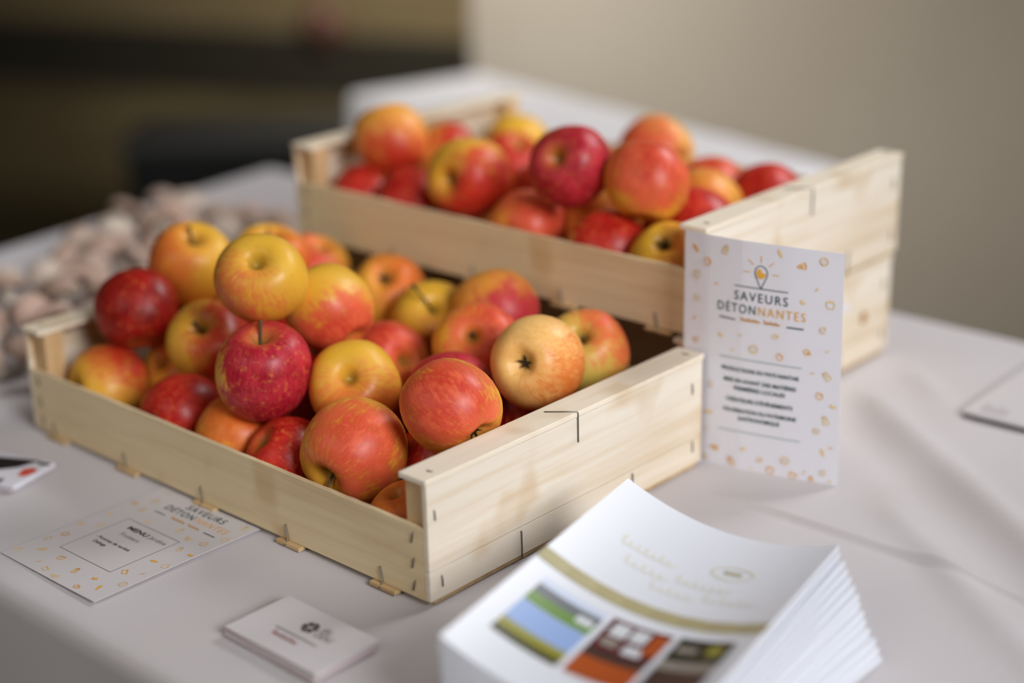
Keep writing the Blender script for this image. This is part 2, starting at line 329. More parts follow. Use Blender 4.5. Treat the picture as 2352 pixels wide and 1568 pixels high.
def apple_mat(R, seed, ground, red, cov, bd, soft, spots, sk=2.0):
    m = mat('apple_skin', (200, 60, 40), .36, .36); t = NT(m); tc = t.n('ShaderNodeTexCoord')
    mp = t.n('ShaderNodeMapping'); t.l(tc.outputs['Object'], mp.inputs[0]); mp.inputs['Scale'].default_value = (1 / R,) * 3
    v = mp.outputs[0]; nz = t.n('ShaderNodeVectorMath', operation='NORMALIZE'); t.l(v, nz.inputs[0])
    dt = t.n('ShaderNodeVectorMath', operation='DOT_PRODUCT'); t.l(nz.outputs[0], dt.inputs[0]); dt.inputs[1].default_value = bd
    sp = t.n('ShaderNodeSeparateXYZ'); t.l(nz.outputs[0], sp.inputs[0])
    rho = t.math('SQRT', t.math('ADD', t.math('MULTIPLY', sp.outputs[0], sp.outputs[0]), t.math('ADD', t.math('MULTIPLY', sp.outputs[1], sp.outputs[1]), .0004)))
    cx = t.n('ShaderNodeCombineXYZ')                             # streaks run from stem to calyx
    t.l(t.math('DIVIDE', sp.outputs[0], rho), cx.inputs[0]); t.l(t.math('DIVIDE', sp.outputs[1], rho), cx.inputs[1])
    t.l(t.math('ADD', t.math('MULTIPLY', sp.outputs[2], .3), seed * .37), cx.inputs[2])
    streak = t.noise(cx.outputs[0], 11, 6, .74)
    off = t.n('ShaderNodeVectorMath', operation='ADD'); t.l(nz.outputs[0], off.inputs[0]); off.inputs[1].default_value = (seed * 1.7, seed * .9, 2.2)
    blot = t.noise(off.outputs[0], 1.9, 4, .6); fine = t.noise(off.outputs[0], 9, 4, .7)
    k = t.math('ADD', dt.outputs['Value'], t.math('MULTIPLY', t.math('SUBTRACT', blot, .5), 1.5))
    k = t.math('ADD', k, t.math('MULTIPLY', t.math('SUBTRACT', streak, .5), sk))
    k = t.math('ADD', k, t.math('MULTIPLY', t.math('SUBTRACT', fine, .5), .55))
    th = math.cos(math.pi * min(.97, cov) * (.74 if red in 'dm' else .64)); mask = t.mr(k, th - soft, th + soft * 1.3); wide = t.mr(k, th - .25 - soft * 1.6, th + soft)
    # less blush inside the stem bowl
    pole = t.mr(t.math('ADD', rho, t.math('MULTIPLY', t.math('SUBTRACT', fine, .5), .25)), .12, .5)
    g0, g1 = GR[ground]; gcol = t.mix(blot, lin(g0), lin(g1)); gcol = t.mix(t.mr(fine, .45, .75, 0, .5), gcol, lin((222, 160, 60)))
    r0, r1 = RD[red]; rcol = t.mix(t.mr(t.math('ADD', t.math('MULTIPLY', streak, .5), t.math('MULTIPLY', blot, .5)), .36, .62), lin(r0), lin(r1)); rcol = t.mix(t.mr(fine, .5, .75, 0, .6), rcol, lin((222, 130, 66)))
    gcol = t.mix(t.math('MULTIPLY', wide, .92), gcol, lin((232, 134, 62)))
    col = t.mix(t.math('MULTIPLY', mask, t.math('ADD', .35, t.math('MULTIPLY', pole, .65))), gcol, rcol)
    inner = t.mr(rho, .34, .06); col = t.mix(t.math('MULTIPLY', inner, .75), col, lin((120, 104, 34)))
    vo = t.n('ShaderNodeTexVoronoi'); t.l(off.outputs[0], vo.inputs['Vector']); vo.inputs['Scale'].default_value = 9
    sptm = t.math('MULTIPLY', t.mr(vo.outputs['Distance'], .075, .03), spots); col = t.mix(sptm, col, lin((96, 52, 30)))
    t.l(col, t.b.inputs['Base Color']); t.l(t.mr(blot, .3, .7, .36, .5), t.b.inputs['Roughness'])
    t.b.inputs['Subsurface Weight'].default_value = .0; t.b.inputs['Coat Weight'].default_value = .05; t.b.inputs['Coat Roughness'].default_value = .22
    bp = t.n('ShaderNodeBump'); bp.inputs['Strength'].default_value = .06; bp.inputs['Distance'].default_value = .001; t.l(fine, bp.inputs['Height']); t.l(bp.outputs[0], t.b.inputs['Normal'])
    return m
def view_dir(P, x, y, sgn):
    tv = (CAM - P).normalized(); r = RT - tv * RT.dot(tv); r.normalize(); u = tv.cross(r)
    z = math.sqrt(max(0, 1 - x * x - y * y)); return (r * x + u * y + tv * z * sgn).normalized()
def make_apple(i, P, D, spec, group):
    label, ground, red, cov, b, ax, kind = spec[:7]; opt = spec[7] if len(spec) > 7 else {}
    P = Vector(P); R = D / 2 * .985; seed = i * 3 + 1; tall = opt.get('tall', 1.0); me = apple_mesh(R, seed, tall, opt.get('tilt', .10 + .05 * math.sin(i * 2.3)))
    o = bpy.data.objects.new('apple', me); C.objects.link(o); tag(o, label, 'apple', group)
    z = view_dir(P, ax[0], ax[1], ax[2] if len(ax) > 2 else 1)
    if kind == 'c': z = -z
    q = z.to_track_quat('Z', 'Y'); o.matrix_world = Matrix.Translation(P) @ q.to_matrix().to_4x4()
    bd = q.inverted() @ view_dir(P, b[0], b[1], b[2] if len(b) > 2 else 1)
    me.materials.append(apple_mat(R, seed, ground, red, cov, tuple(bd), opt.get('soft', .40), opt.get('spots', .35), opt.get('sk', 2.0)))
    rnd = random.Random(seed)
    if kind != 'n':
        sl = opt.get('stem', rnd.uniform(.30, .42)); sd = opt.get('sdir')
        if sd: w = q.inverted() @ view_dir(P, sd[0], sd[1], sd[2] if len(sd) > 2 else 1); lean = Vector((w.x, w.y, 0)) * .9
        else: a = rnd.uniform(0, 6.28); lean = Vector((math.cos(a), math.sin(a), 0)) * .25
        pts = [Vector((0, 0, .54 * tall)) * R + (Vector((0, 0, sl * 1.3 * t)) + lean * sl * t * (.5 + .8 * t)) * R for t in (0, .25, .5, .75, .93, 1)]
        tube('stem', pts, [.042 * R, .034 * R, .03 * R, .032 * R, .046 * R, .05 * R], M['stem'], o, 8)
    if kind == 'c' or opt.get('calyx'):
        bm = bmesh.new()
        for k in range(5):
            a = 2 * math.pi * k / 5 + rnd.random() * .4; d = Vector((math.cos(a), math.sin(a), 0)); s = Vector((-d.y, d.x, 0)); zb = -.685 * tall - .012
            L = rnd.uniform(.13, .2); c = [d * .01 + s * .03, d * L * .6 + s * .028, d * L, d * L * .6 - s * .028, d * .01 - s * .03]
            zz = [zb - .01, zb - .05, zb - .10 - rnd.random() * .06, zb - .05, zb - .01]
            lo = [bm.verts.new((p.x * R, p.y * R, zq * R)) for p, zq in zip(c, zz)]; hi = [bm.verts.new((p.x * R, p.y * R, (zq + .012) * R)) for p, zq in zip(c, zz)]
            bm.faces.new(lo); bm.faces.new(hi[::-1])
            for j in range(5): bm.faces.new((lo[j], hi[j], hi[(j + 1) % 5], lo[(j + 1) % 5]))
        tube_bm(bm, [(0, 0, -.66 * R * tall), (0, 0, (-.685 * tall - .05) * R)], .05 * R, 8)
        bmesh.ops.recalc_face_normals(bm, faces=bm.faces); from_bm('calyx', bm, M['calyx'], o)
    return o
XF = [[-0.4062, 0.0683, 0.1035, 0.0696], [-0.4128, 0.1302, 0.1254, 0.0708], [-0.2448, 0.0724, 0.1611, 0.0708], [-0.3973, 0.2019, 0.1114, 0.0711], [-0.2336, 0.1275, 0.1251, 0.0712], [-0.3349, 0.0861, 0.0837, 0.0705], [-0.4123, 0.1541, 0.0632, 0.071], [-0.2161, 0.0453, 0.1013, 0.0727], [-0.3865, 0.0964, 0.0445, 0.0692], [-0.4129, 0.0378, 0.0438, 0.0677], [-0.3113, 0.0378, 0.0437, 0.0677], [-0.2443, 0.037, 0.043, 0.0662], [-0.1825, 0.0366, 0.0426, 0.0653], [-0.1199, 0.0461, 0.064, 0.0763], [-0.1707, 0.0945, 0.0858, 0.0712], [-0.0578, 0.0833, 0.1016, 0.0705], [-0.1232, 0.1477, 0.0728, 0.071], [-0.071, 0.1892, 0.1011, 0.0705], [-0.0856, 0.262, 0.0834, 0.0698], [-0.1548, 0.2108, 0.0892, 0.0703], [-0.2337, 0.1891, 0.0618, 0.0703], [-0.2467, 0.2511, 0.0786, 0.0692], [-0.3105, 0.2627, 0.0858, 0.0696], [-0.1863, 0.2681, 0.0963, 0.0696], [-0.0525, 0.034, 0.0345, 0.0575], [-0.0851, 0.1018, 0.0446, 0.0695], [-0.4118, 0.2618, 0.0855, 0.0711], [-0.2503, 0.1248, 0.0604, 0.0711], [-0.1035, 0.2052, 0.0454, 0.071]]
F = 'apple in the front crate, '
SF = [
 ('dark red apple high at the far left of the front crate, against the end board', 'o', 'd', .97, (.3, 0), (-.1, .93, -1), 's'),
 ('yellow and orange apple on the left peak of the front heap, thick stem pointing up', 'y', 'o', .42, (-.85, .1), (.1, .68), 's', dict(stem=.42, sdir=(-.2, .9), tall=1.05)),
 ('large yellow apple at the top of the front heap, dark stem bowl facing the camera', 'y', 'k', .25, (-.6, -.6), (-.15, .47), 'n', dict(soft=.4, tall=.95)),
 ('yellow-orange apple peeking out behind the large yellow one at the top of the front heap', 'y', 'o', .55, (.6, -.2), (.1, .8), 's'),
 ('pink-red apple with a yellow shoulder, thin stem sticking out at its upper left', 'y', 'k', .52, (.3, -.72), (-.60, .76, -1), 's', dict(stem=.80, sdir=(-.95, .3), soft=.2, sk=.9, tilt=.14)),
 ('orange-red apple with a yellow-green stem bowl, left of the bright red apple', 'y', 'r', .60, (.75, .0), (-.25, .48), 's'),
 ('red apple tucked under the two yellow ones in the left of the front heap', 'o', 'r', .88, (.2, .4), (-.2, .8), 'n'),
 ('glossy bright red apple with a yellow stripe down its left side and upright stem', 'y', 'm', .80, (.72, -.1), (-.08, .80), 's', dict(stem=.40, sdir=(0, 1), soft=.12, sk=1.2, tall=1.06)),
 ('yellow-orange apple low in shade between the red ones at the left of the front crate', 'y', 'o', .50, (.2, .75), (-.7, .3), 'n'),
 ('yellow apple with an orange cheek in the near left corner of the front crate', 'y', 'r', .50, (.55, .8), (-.9, -.2), 'n', dict(soft=.4)),
 ('red-brown apple resting against the near side board, second from the left end', 'o', 'r', .82, (-.1, .6), (-.8, -.4), 'n'),
 ('orange and yellow apple against the near side board below the bright red apple', 'y', 'o', .66, (.3, .7), (.22, .86), 's', dict(stem=.2)),
 ('streaky deep red apple against the near side board, left of the biggest apple', 'y', 'r', .93, (-.2, .2), (.75, -.5, -1), 'n'),
 ('biggest apple in the front crate, red and yellow, stem hollow at lower left', 'y', 'k', .52, (.05, .15), (-.62, -.60), 's', dict(stem=.62, sdir=(-.1, -.95), soft=.36, tall=1.02)),
 ('yellow apple with an empty stem bowl facing up, right above the biggest apple', 'y', 'o', .52, (.15, -.85), (-.14, .26), 'n', dict(soft=.4, spots=.8, tall=.92)),
 ('rosy apple leaning on the right cap strip, yellow hollow turned down to the right', 'y', 'k', .60, (-.1, .25), (.64, -.66), 'c', dict(soft=.3)),
 ('pinkish red apple half hidden behind the rosy one near the front crate right end', 'y', 'm', .80, (.3, .4), (-.5, -.6), 'n'),
 ('peach-orange apple with a dark star-shaped calyx facing the camera', 'p', 'o', .30, (.8, -.5), (-.36, -.02), 'c', dict(soft=.45, spots=.9)),
 ('greenish brown apple with a red shoulder in the far right corner of the front crate', 'g', 'k', .42, (.75, .65), (-.12, .50), 's', dict(stem=.2)),
 ('orange-red apple with a round stem bowl, left of the peach-orange apple', 'y', 'k', .62, (.6, .3), (-.14, .28), 's', dict(stem=.18, tall=.95)),
 ('matt red apple with its hollow turned right, in the middle of the front heap', 'y', 'k', .76, (-.35, .6), (.48, .02), 'n'),
 ('yellow apple with a long thin stem leaning left, in the back of the front heap', 'y', 'o', .36, (.1, -.9), (.08, .38), 's', dict(stem=.6, sdir=(-.8, .6), tall=.92)),
 ('yellow-orange apple with a dark calyx at the back row of the front crate', 'y', 'o', .45, (.6, .5), (-.12, .5), 'c'),
 ('orange and purple-red apple at the back right of the front heap, no stem showing', 'o', 'm', .55, (.45, -.55), (-.3, .85, -1), 'n', dict(soft=.4)),
 ('orange apple wedged low beside the corner post under the biggest apple', 'y', 'o', .5, (.1, .6), (-.4, .8), 'n'),
 ('dark red apple deep below the rosy apple at the right end of the front crate', 'o', 'r', .85, (-.3, .4), (.2, .8), 'n'),
 ('red-orange apple just showing behind the top yellow apple and the pink-red one', 'y', 'k', .62, (-.4, .2), (.3, .8), 'n'),
 ('shaded red apple buried in the middle of the front heap, under the pink-red one', 'o', 'd', .85, (.2, .4), (.1, .9), 'n'),
 ('dark red apple buried under the peach-orange apple in the front crate', 'o', 'd', .85, (.2, .4), (.1, .9), 'n')]
for i, (p, s) in enumerate(zip(XF, SF)): make_apple(i, p[:3], p[3], s, 'apples in the front crate')
FF = [[-0.3198, 0.2049, 0.0453, 0.0708], [-0.3149, 0.1325, 0.0452, 0.0706], [-0.3809, 0.2235, 0.045, 0.0703], [-0.1407, 0.2585, 0.0457, 0.0717], [-0.1867, 0.1431, 0.0451, 0.0704]]
for i, p in enumerate(FF):
    make_apple(60 + i, p[:3], p[3], ('red apple at the bottom of the front crate, almost buried by the heap', 'y', 'r', .7, (.2, .3), (.2, .8), 'n'), 'bottom layer of apples in the front crate')
XB = [[-0.4134, 0.0719, 0.0901, 0.0688], [-0.4124, 0.1419, 0.0592, 0.071], [-0.2844, 0.0413, 0.0791, 0.0754], [-0.4125, 0.2509, 0.0473, 0.0706], [-0.1671, 0.0411, 0.107, 0.0712], [-0.2363, 0.254, 0.0689, 0.0712], [-0.1013, 0.0585, 0.1015, 0.071], [-0.2153, 0.0389, 0.0449, 0.07], [-0.1249, 0.0378, 0.0437, 0.0677], [-0.1687, 0.0855, 0.0449, 0.0701], [-0.0608, 0.0383, 0.0442, 0.0687], [-0.4167, 0.035, 0.0411, 0.062], [-0.3555, 0.0382, 0.0443, 0.0687], [-0.1132, 0.1577, 0.0538, 0.0706], [-0.1512, 0.2272, 0.0452, 0.0707], [-0.0859, 0.2179, 0.0505, 0.0702], [-0.0801, 0.1002, 0.0541, 0.0707]]
SB = [
 ('orange apple with a red underside, highest at the left of the upper crate', 'o', 'r', .55, (.05, -.75), (-.3, .92, -1), 'n', dict(soft=.4, tall=1.06)),
 ('apple split yellow left and red right, partly behind the big one in the upper crate', 'o', 'r', .50, (.65, .4), (-.3, .9, -1), 'n', dict(soft=.2)),
 ('red apple with a yellow crown and dark hollow at its left in the upper crate', 'y', 'r', .62, (.5, -.55), (-.62, -.02), 'n', dict(soft=.3)),
 ('plain yellow apple standing at the back of the upper crate', 'y', 'o', .10, (.2, -.9), (.1, .9, -1), 'n'),
 ('crimson apple with a green-yellow hollow at its upper left, in the upper crate', 'g', 'm', .82, (.45, -.05), (-.44, .30), 'n', dict(soft=.3)),
 ('pink and yellow apple, calyx at lower right, at the back of the upper crate', 'p', 'k', .52, (-.4, -.05), (.68, -.34), 'c'),
 ('rosy red apple with a yellow base, largest at the right of the upper heap', 'y', 'k', .58, (.22, .48), (.15, .96, -1), 'n', dict(soft=.3)),
 ('pink-red apple with a yellow-green patch, by the near side board of the upper crate', 'y', 'k', .62, (.4, .45), (-.5, -.35), 'n'),
 ('deep red apple with an orange left cheek at the near side of the upper crate', 'o', 'r', .74, (.4, .1), (-.7, .5, -1), 'n', dict(soft=.2)),
 ('orange apple low behind the deep red one in the upper crate', 'o', 'o', .5, (.1, -.4), (.2, .7, -1), 'n'),
 ('golden yellow apple in the near right corner of the upper crate, by the corner post', 'y', 'o', .25, (.7, .2), (-.2, .55), 'c'),
 ('red-orange apple low in the near left corner of the upper crate', 'o', 'r', .70, (-.2, .5), (.3, .8, -1), 'n'),
 ('dark red apple low under the big one at the left of the upper crate', 'o', 'r', .90, (0, .3), (.3, .8, -1), 'n'),
 ('light orange apple near the upper crate right end, in front of a redder one', 'o', 'o', .35, (-.5, .3), (.3, .6, -1), 'n'),
 ('red-orange apple behind the light orange one at the right of the upper crate', 'o', 'k', .70, (.1, .3), (.2, .7, -1), 'n'),
 ('red apple in the far right corner of the upper crate', 'o', 'r', .92, (.0, .3), (.2, .7, -1), 'n'),
 ('red apple low beside the right cap strip, under the largest apple of the upper heap', 'o', 'r', .80, (.0, .3), (.2, .7, -1), 'n')]
def up1(p): c, s = math.cos(A1), math.sin(A1); return (X1.x + c * p[0] - s * p[1], X1.y + s * p[0] + c * p[1], X1.z + p[2])
for i, (p, s) in enumerate(zip(XB, SB)): make_apple(30 + i, up1(p), p[3], s, 'apples in the upper crate')
FB = [[-0.307, 0.2189, 0.0454, 0.071], [-0.3461, 0.1163, 0.0456, 0.0716], [-0.2365, 0.1918, 0.0465, 0.0733], [-0.2548, 0.1107, 0.0467, 0.0739], [-0.3649, 0.1907, 0.046, 0.0724], [-0.1831, 0.1547, 0.045, 0.0702]]
for i, p in enumerate(FB):
    make_apple(70 + i, up1(p), p[3], ('red apple at the bottom of the upper crate, almost buried by the heap', 'y', 'r', .7, (.2, .3), (.2, .8), 'n'), 'bottom layer of apples in the upper crate')

# ---------------------------------------------------------------- printed matter
class Page:
    # collects print in page units (u right, v down, both in metres) and maps it onto a surface
    def __init__(s, f, w, h): s.f = f; s.w = w; s.h = h; s.parts = {}; s.layer = 0
    def add(s, name, key, pts2, faces):
        d = s.parts.setdefault(name, ([], [], [], [])); n = len(d[0]); d[0].extend([Vector((p[0], p[1], s.layer)) for p in pts2])
        if key not in d[3]: d[3].append(key)
        d[1].extend([tuple(n + i for i in f) for f in faces]); d[2].extend([d[3].index(key)] * len(faces))
    def stroke(s, name, key, pts, wd, closed=False):
        P = [Vector(p) for p in pts]; n = len(P); rng = range(n if closed else n - 1)
        for i in rng:
            a, b = P[i], P[(i + 1) % n]; L = (b - a).length
            if L < 1e-7: continue
            d = (b - a) / L; q = Vector((-d.y, d.x)) * wd / 2; e = d * wd * .35; m = max(1, int(L / .01)); pts2 = []
            for k in range(m + 1):
                c = a - e + (b - a + 2 * e) * k / m; pts2 += [c + q, c - q]
            s.add(name, key, pts2, [(2 * k, 2 * k + 1, 2 * k + 3, 2 * k + 2) for k in range(m)])
    def poly(s, name, key, pts): s.add(name, key, [Vector(p) for p in pts], [tuple(range(len(pts)))])
    def rect(s, name, key, x0, y0, x1, y1, n=8):
        pts = []; fs = []
        for i in range(n + 1): x = x0 + (x1 - x0) * i / n; pts += [Vector((x, y0)), Vector((x, (y0 + y1) / 2)), Vector((x, y1))]
        for i in range(n):
            for k in (0, 1): fs.append((3 * i + k, 3 * i + k + 1, 3 * i + k + 4, 3 * i + k + 3))
        s.add(name, key, pts, fs)
    def text(s, name, key, body, x, y, size, width=None, align='CENTER', bold=0.0, gap=1.0, shear=0):
        cu = bpy.data.curves.new('lettering', 'FONT'); cu.body = body; cu.size = 1; cu.align_x = align; cu.offset = bold; cu.space_character = gap; cu.shear = shear; cu.resolution_u = 3
        ob = bpy.data.objects.new('lettering', cu); C.objects.link(ob); me = bpy.data.meshes.new_from_object(ob.evaluated_get(bpy.context.evaluated_depsgraph_get()))
        bpy.data.objects.remove(ob)
        if not me.vertices: return
        xs = [v.co.x for v in me.vertices]; ext = max(xs) - min(xs); sx = size if width is None else width / ext; x0 = x - (min(xs) + max(xs)) / 2 * sx if width is not None and align == 'CENTER' else x
        s.add(name, key, [Vector((x0 + v.co.x * sx, y - v.co.y * size)) for v in me.vertices], [tuple(p.vertices) for p in me.polygons]); bpy.data.meshes.remove(me)
    def scrawl(s, name, key, x0, x1, y, hgt, wd, n=24, lean=.4):
        P = []
        for i in range(n * 4 + 1):
            t = i / (n * 4); a = 2 * math.pi * n * t / 2; P.append((x0 + (x1 - x0) * t + math.cos(a) * hgt * .25, y - (math.sin(a) * .5 + .5) * hgt * (1.5 if i < 6 else 1 + .25 * math.sin(t * 19))))
        s.stroke(name, key, P, wd)
    def dashes(s, name, key, x0, x1, y, wd, n):
        for i in range(n):
            a = x0 + (x1 - x0) * i / n; b = a + (x1 - x0) / n * (.55 + .3 * ((i * 7) % 3) / 3); s.stroke(name, key, [(a, y), (b, y)], wd)
    def emit(s, parent, off=.00015):
        for k, (name, (pts, fs, mi, keys)) in enumerate(s.parts.items()):
            vs = []
            for p in pts:
                a, n = s.f(min(max(p.x / s.w, 0), 1), min(max(p.y / s.h, 0), 1)); vs.append(a + n * (off + .00003 * (k % 4) + .00012 * p.z))
            o = raw(name.split('#')[0], vs, fs, [M[q] for q in keys], parent)
            for f, i in zip(o.data.polygons, mi): f.material_index = i
def arc(cx, cy, r, a0, a1, n=14, ry=None):
    ry = ry or r; return [(cx + r * math.cos(math.radians(a0 + (a1 - a0) * i / n)), cy + ry * math.sin(math.radians(a0 + (a1 - a0) * i / n))) for i in range(n + 1)]
def icon(pg, kind, x, y, s, rot, key='orange_ink'):
    name = 'food_icon#%d' % len(pg.parts)
    c, d = math.cos(rot), math.sin(rot); T = lambda P: [(x + (a * c - b * d) * s, y + (a * d + b * c) * s) for a, b in P]; w = s * .11
    st = lambda P, cl=False: pg.stroke(name, key, T(P), w, cl); po = lambda P: pg.poly(name, key, T(P))
    if kind == 0: st([(-.5, .15), (.3, -.4), (.5, -.05), (.5, .35), (-.5, .4)], True); st([(-.5, .15), (.5, -.05)]); st([(-.2, .25), (.1, .2)])       # cheese
    elif kind == 1: st(arc(0, 0, .45, 0, 345), True); [po(arc(a, b, .08, 0, 330, 6)) for a, b in ((-.15, -.1), (.15, -.15), (.1, .18), (-.15, .2))]      # cookie
    elif kind == 2: st([(-.25, -.45), (.35, -.3), (.45, .1), (.05, .5), (-.4, .25), (-.45, -.1)], True); po([(-.25, -.45), (.35, -.3), (.4, -.1), (.1, -.15)])  # loaf
    elif kind == 3: st([(-.25, -.2), (.25, -.2), (.3, .5), (-.3, .5)], True); st(arc(0, -.2, .25, 180, 360, 8)); st([(-.25, .1), (.28, .1)])           # jar
    elif kind == 4: po([(-.5, -.15), (-.2, -.3), (.5, .2), (.35, .4), (-.4, .1)]); st([(-.5, -.3), (-.3, -.1)])                                     # carrot
    elif kind == 5: st([(-.45, 0), (-.2, -.3), (.2, -.25), (.5, .05), (.15, .3), (-.25, .25)], True); po(arc(.15, 0, .14, 0, 330, 8))              # fish
    elif kind == 6: st(arc(0, 0, .42, 20, 330)); st([(0, -.4), (.1, -.6)]); st([(-.15, 0), (.15, .1)])                                             # fruit
    elif kind == 7: po([(-.4, .3), (-.3, -.1), (0, .1), (.3, -.15), (.45, .25), (0, .42)])                                                       # croissant
    elif kind == 8: st([(-.4, .2), (.4, -.2)]); st([(-.1, .3), (.2, 0)])                                                                          # sprig
    elif kind == 9: st([(-.45, -.25), (.5, -.3), (.35, .3), (-.4, .35)], True); st([(-.45, -.2), (.5, -.22)])                                    # pot
def pin_logo(pg, cx, y, sc):
    n = 'logo_print'
    st = [(cx, y + .0125 * sc)] + [(cx + .0052 * sc * math.cos(math.radians(a)), y + .0058 * sc * math.sin(math.radians(a))) for a in range(155, 386, 15)]
    pg.stroke(n, 'ink', st, .0006 * sc, True)
    disc = [(cx + .0039 * sc * math.cos(math.radians(a)), y + .0004 * sc + .0040 * sc * math.sin(math.radians(a))) for a in range(-10, 262, 16)]
    bite = [(cx + .0024 * sc + .0024 * sc * math.cos(math.radians(a)), y - .0024 * sc + .0024 * sc * math.sin(math.radians(a))) for a in range(195, 60, -16)]
    pg.poly(n, 'orange_ink', disc + bite)
    for a in (180, 225, 270, 315, 360): 
        c, d = math.cos(math.radians(a)), math.sin(math.radians(a)); pg.stroke(n, 'orange_ink', [(cx + .0092 * sc * c, y + .0085 * sc * d), (cx + .0145 * sc * c, y + .0135 * sc * d)], .0006 * sc)

# --- standing leaflet
LB = [Vector((-.0205, .3032)), Vector((0, .3050)), Vector((.03, .3105)), Vector((.066, .3205)), Vector((.1042, .3325))]
def leaf(u, v):
    t = u * (len(LB) - 1); i = min(int(t), len(LB) - 2); fr = t - i
    cum = [0]
    for a, b in zip(LB, LB[1:]): cum.append(cum[-1] + (b - a).length)
    s = u * cum[-1]; i = max(k for k in range(len(LB) - 1) if cum[k] <= s + 1e-9); fr = (s - cum[i]) / (cum[i + 1] - cum[i])
    p = LB[i].lerp(LB[i + 1], fr); z = (1 - v) * (.1865 - .0035 * u * u) + .0005; bow = .0035 * math.sin(math.pi * u) * (1 - v)
    d = (LB[-1] - LB[1]).normalized(); n = Vector((d.y, -d.x, 0))
    q = Vector((p.x - .0045 * (1 - v) * u, p.y + .002 * (1 - v) * u, z)) + n * bow * .8; return q, n
lw, lh = .134, .187
lf = sheet('leaflet', leaf, 28, 10, .0003, M['paper'])
tag(lf, 'upright white leaflet with orange food icons, leaning beside the front crate corner', 'leaflet')
pg = Page(leaf, lw, lh); cx = .0685
pin_logo(pg, cx, .0235, 1.0); pg.stroke('logo_print', 'ink', [(.0465, .0358), (.0905, .0358)], .0007)
pg.text('title_text', 'ink', 'SAVEURS', cx, .0468, .0102, width=.0445, gap=1.25)
pg.text('title_text', 'ink', 'DÉTON', .0480, .0572, .0102, width=.0325, gap=1.25)
pg.text('title_text', 'orange_ink', 'NANTES', .0860, .0572, .0102, width=.0385, gap=1.25)
pg.scrawl('subtitle_text', 'orange_ink', .0520, .0680, .0632, .0020, .0006, 20); pg.scrawl('subtitle_text', 'orange_ink', .0715, .0845, .0632, .0020, .0006, 16)
pg.stroke('rule_lines', 'ink', [(.0335, .0625), (.0470, .0632)], .0009); pg.stroke('rule_lines', 'ink', [(.0905, .0632), (.1035, .0632)], .0011)
for y in (.0945, .155): pg.stroke('rule_lines', 'grey_ink', [(.0345, y), (.1030, y)], .0007)
for y, s, w in ((.1052, 'PRODUCTIONS DU PAYS NANTAIS', .0650), (.1142, 'MISE EN AVANT DES MATIÈRES', .0610), (.1205, 'PREMIÈRES LOCALES', .0430), (.1302, 'CRÉATEURS D\'ÉVÉNEMENTS', .0560), (.1390, 'VALORISATION DU PATRIMOINE', .0620), (.1452, 'GASTRONOMIQUE', .0350)):
    pg.text('body_text', 'ink', s, cx, y, .0046, width=w, bold=.02)
random.seed(5)
ICON = [(.011, .012, 4), (.038, .009, 3), (.022, .021, 2), (.084, .006, 4), (.1015, .013, 0), (.1185, .008, 1), (.012, .033, 6), (.030, .037, 8), (.012, .052, 2), (.010, .068, 8), (.1135, .030, 8), (.1245, .041, 2), (.103, .041, 7), (.035, .077, 7), (.052, .075, 8), (.081, .072, 5), (.063, .085, 1), (.085, .088, 2), (.107, .081, 5), (.119, .062, 6), (.123, .078, 8), (.045, .088, 8), (.012, .086, 6), (.112, .097, 8), (.123, .098, 3), (.118, .115, 2), (.129, .121, 7), (.026, .120, 6), (.018, .133, 8), (.123, .134, 3), (.116, .144, 1), (.128, .156, 8), (.122, .161, 4), (.056, .168, 7), (.031, .172, 0), (.070, .176, 5), (.091, .173, 1), (.045, .181, 3), (.107, .180, 8), (.122, .178, 1), (.063, .184, 8), (.079, .183, 2), (.023, .157, 8), (.025, .143, 4), (.098, .184, 9), (.113, .185, 3), (.128, .184, 8), (.022, .182, 5)]
for (x, y, k) in ICON: icon(pg, k, x, y, random.uniform(.0052, .0075) if k != 8 else .0045, random.uniform(-.7, .7), random.choice(['orange_ink', 'pale_orange_ink', 'pale_orange_ink', 'pale_orange_ink']))
pg.emit(lf, .0004)

# --- menu card flat on the cloth, partly under the front crate
def flat(x0, y1, w, h, z, rz=0, curl=0):
    c, s = math.cos(rz), math.sin(rz)
    def f(u, v):
        a, b = u * w, -v * h; return Vector((x0 + c * a - s * b, y1 + s * a + c * b, z + curl * (math.sin(math.pi * v * .9) * .3 + u * .5) * u)), Vector((0, 0, 1))
    return f
mf = flat(-.2915, -.0005, .1155, .1425, .0006, 0, .0022); mc = sheet('menu_card', mf, 10, 12, .0004, M['paper_card'])
tag(mc, 'flat menu card with a framed text box, lying in front of the crate', 'menu card')
pg = Page(mf, .1155, .1425); n = 'box_frame'
for a, b in (((.0255, .0510), (.0875, .0510)), ((.0875, .0510), (.0875, .1105)), ((.0875, .1105), (.0255, .1105)), ((.0255, .1105), (.0255, .0510))): pg.stroke(n, 'soft_ink', [a, b], .0005)
pg.text('menu_text', 'black_ink', 'MENU', .0500, .0620, .0064, width=.0235, bold=.03); pg.text('menu_text', 'soft_ink', 'Jardins', .0735, .0620, .0064, width=.0190)
pg.text('menu_text', 'soft_ink', 'Fruitiers', .0530, .0715, .0064, width=.0215)
pg.text('menu_text', 'black_ink', '- Pommes de variété', .0505, .0840, .0046, width=.0400, bold=.012); pg.text('menu_text', 'black_ink', 'Dalinga', .0430, .0900, .0046, width=.0145, bold=.012)
pg.text('title_text', 'ink', 'SAVEURS', .066, .0135, .0098, width=.044, gap=1.2, bold=.01); pg.text('title_text', 'ink', 'DÉTON', .0475, .0235, .0098, width=.033, gap=1.2, bold=.01)
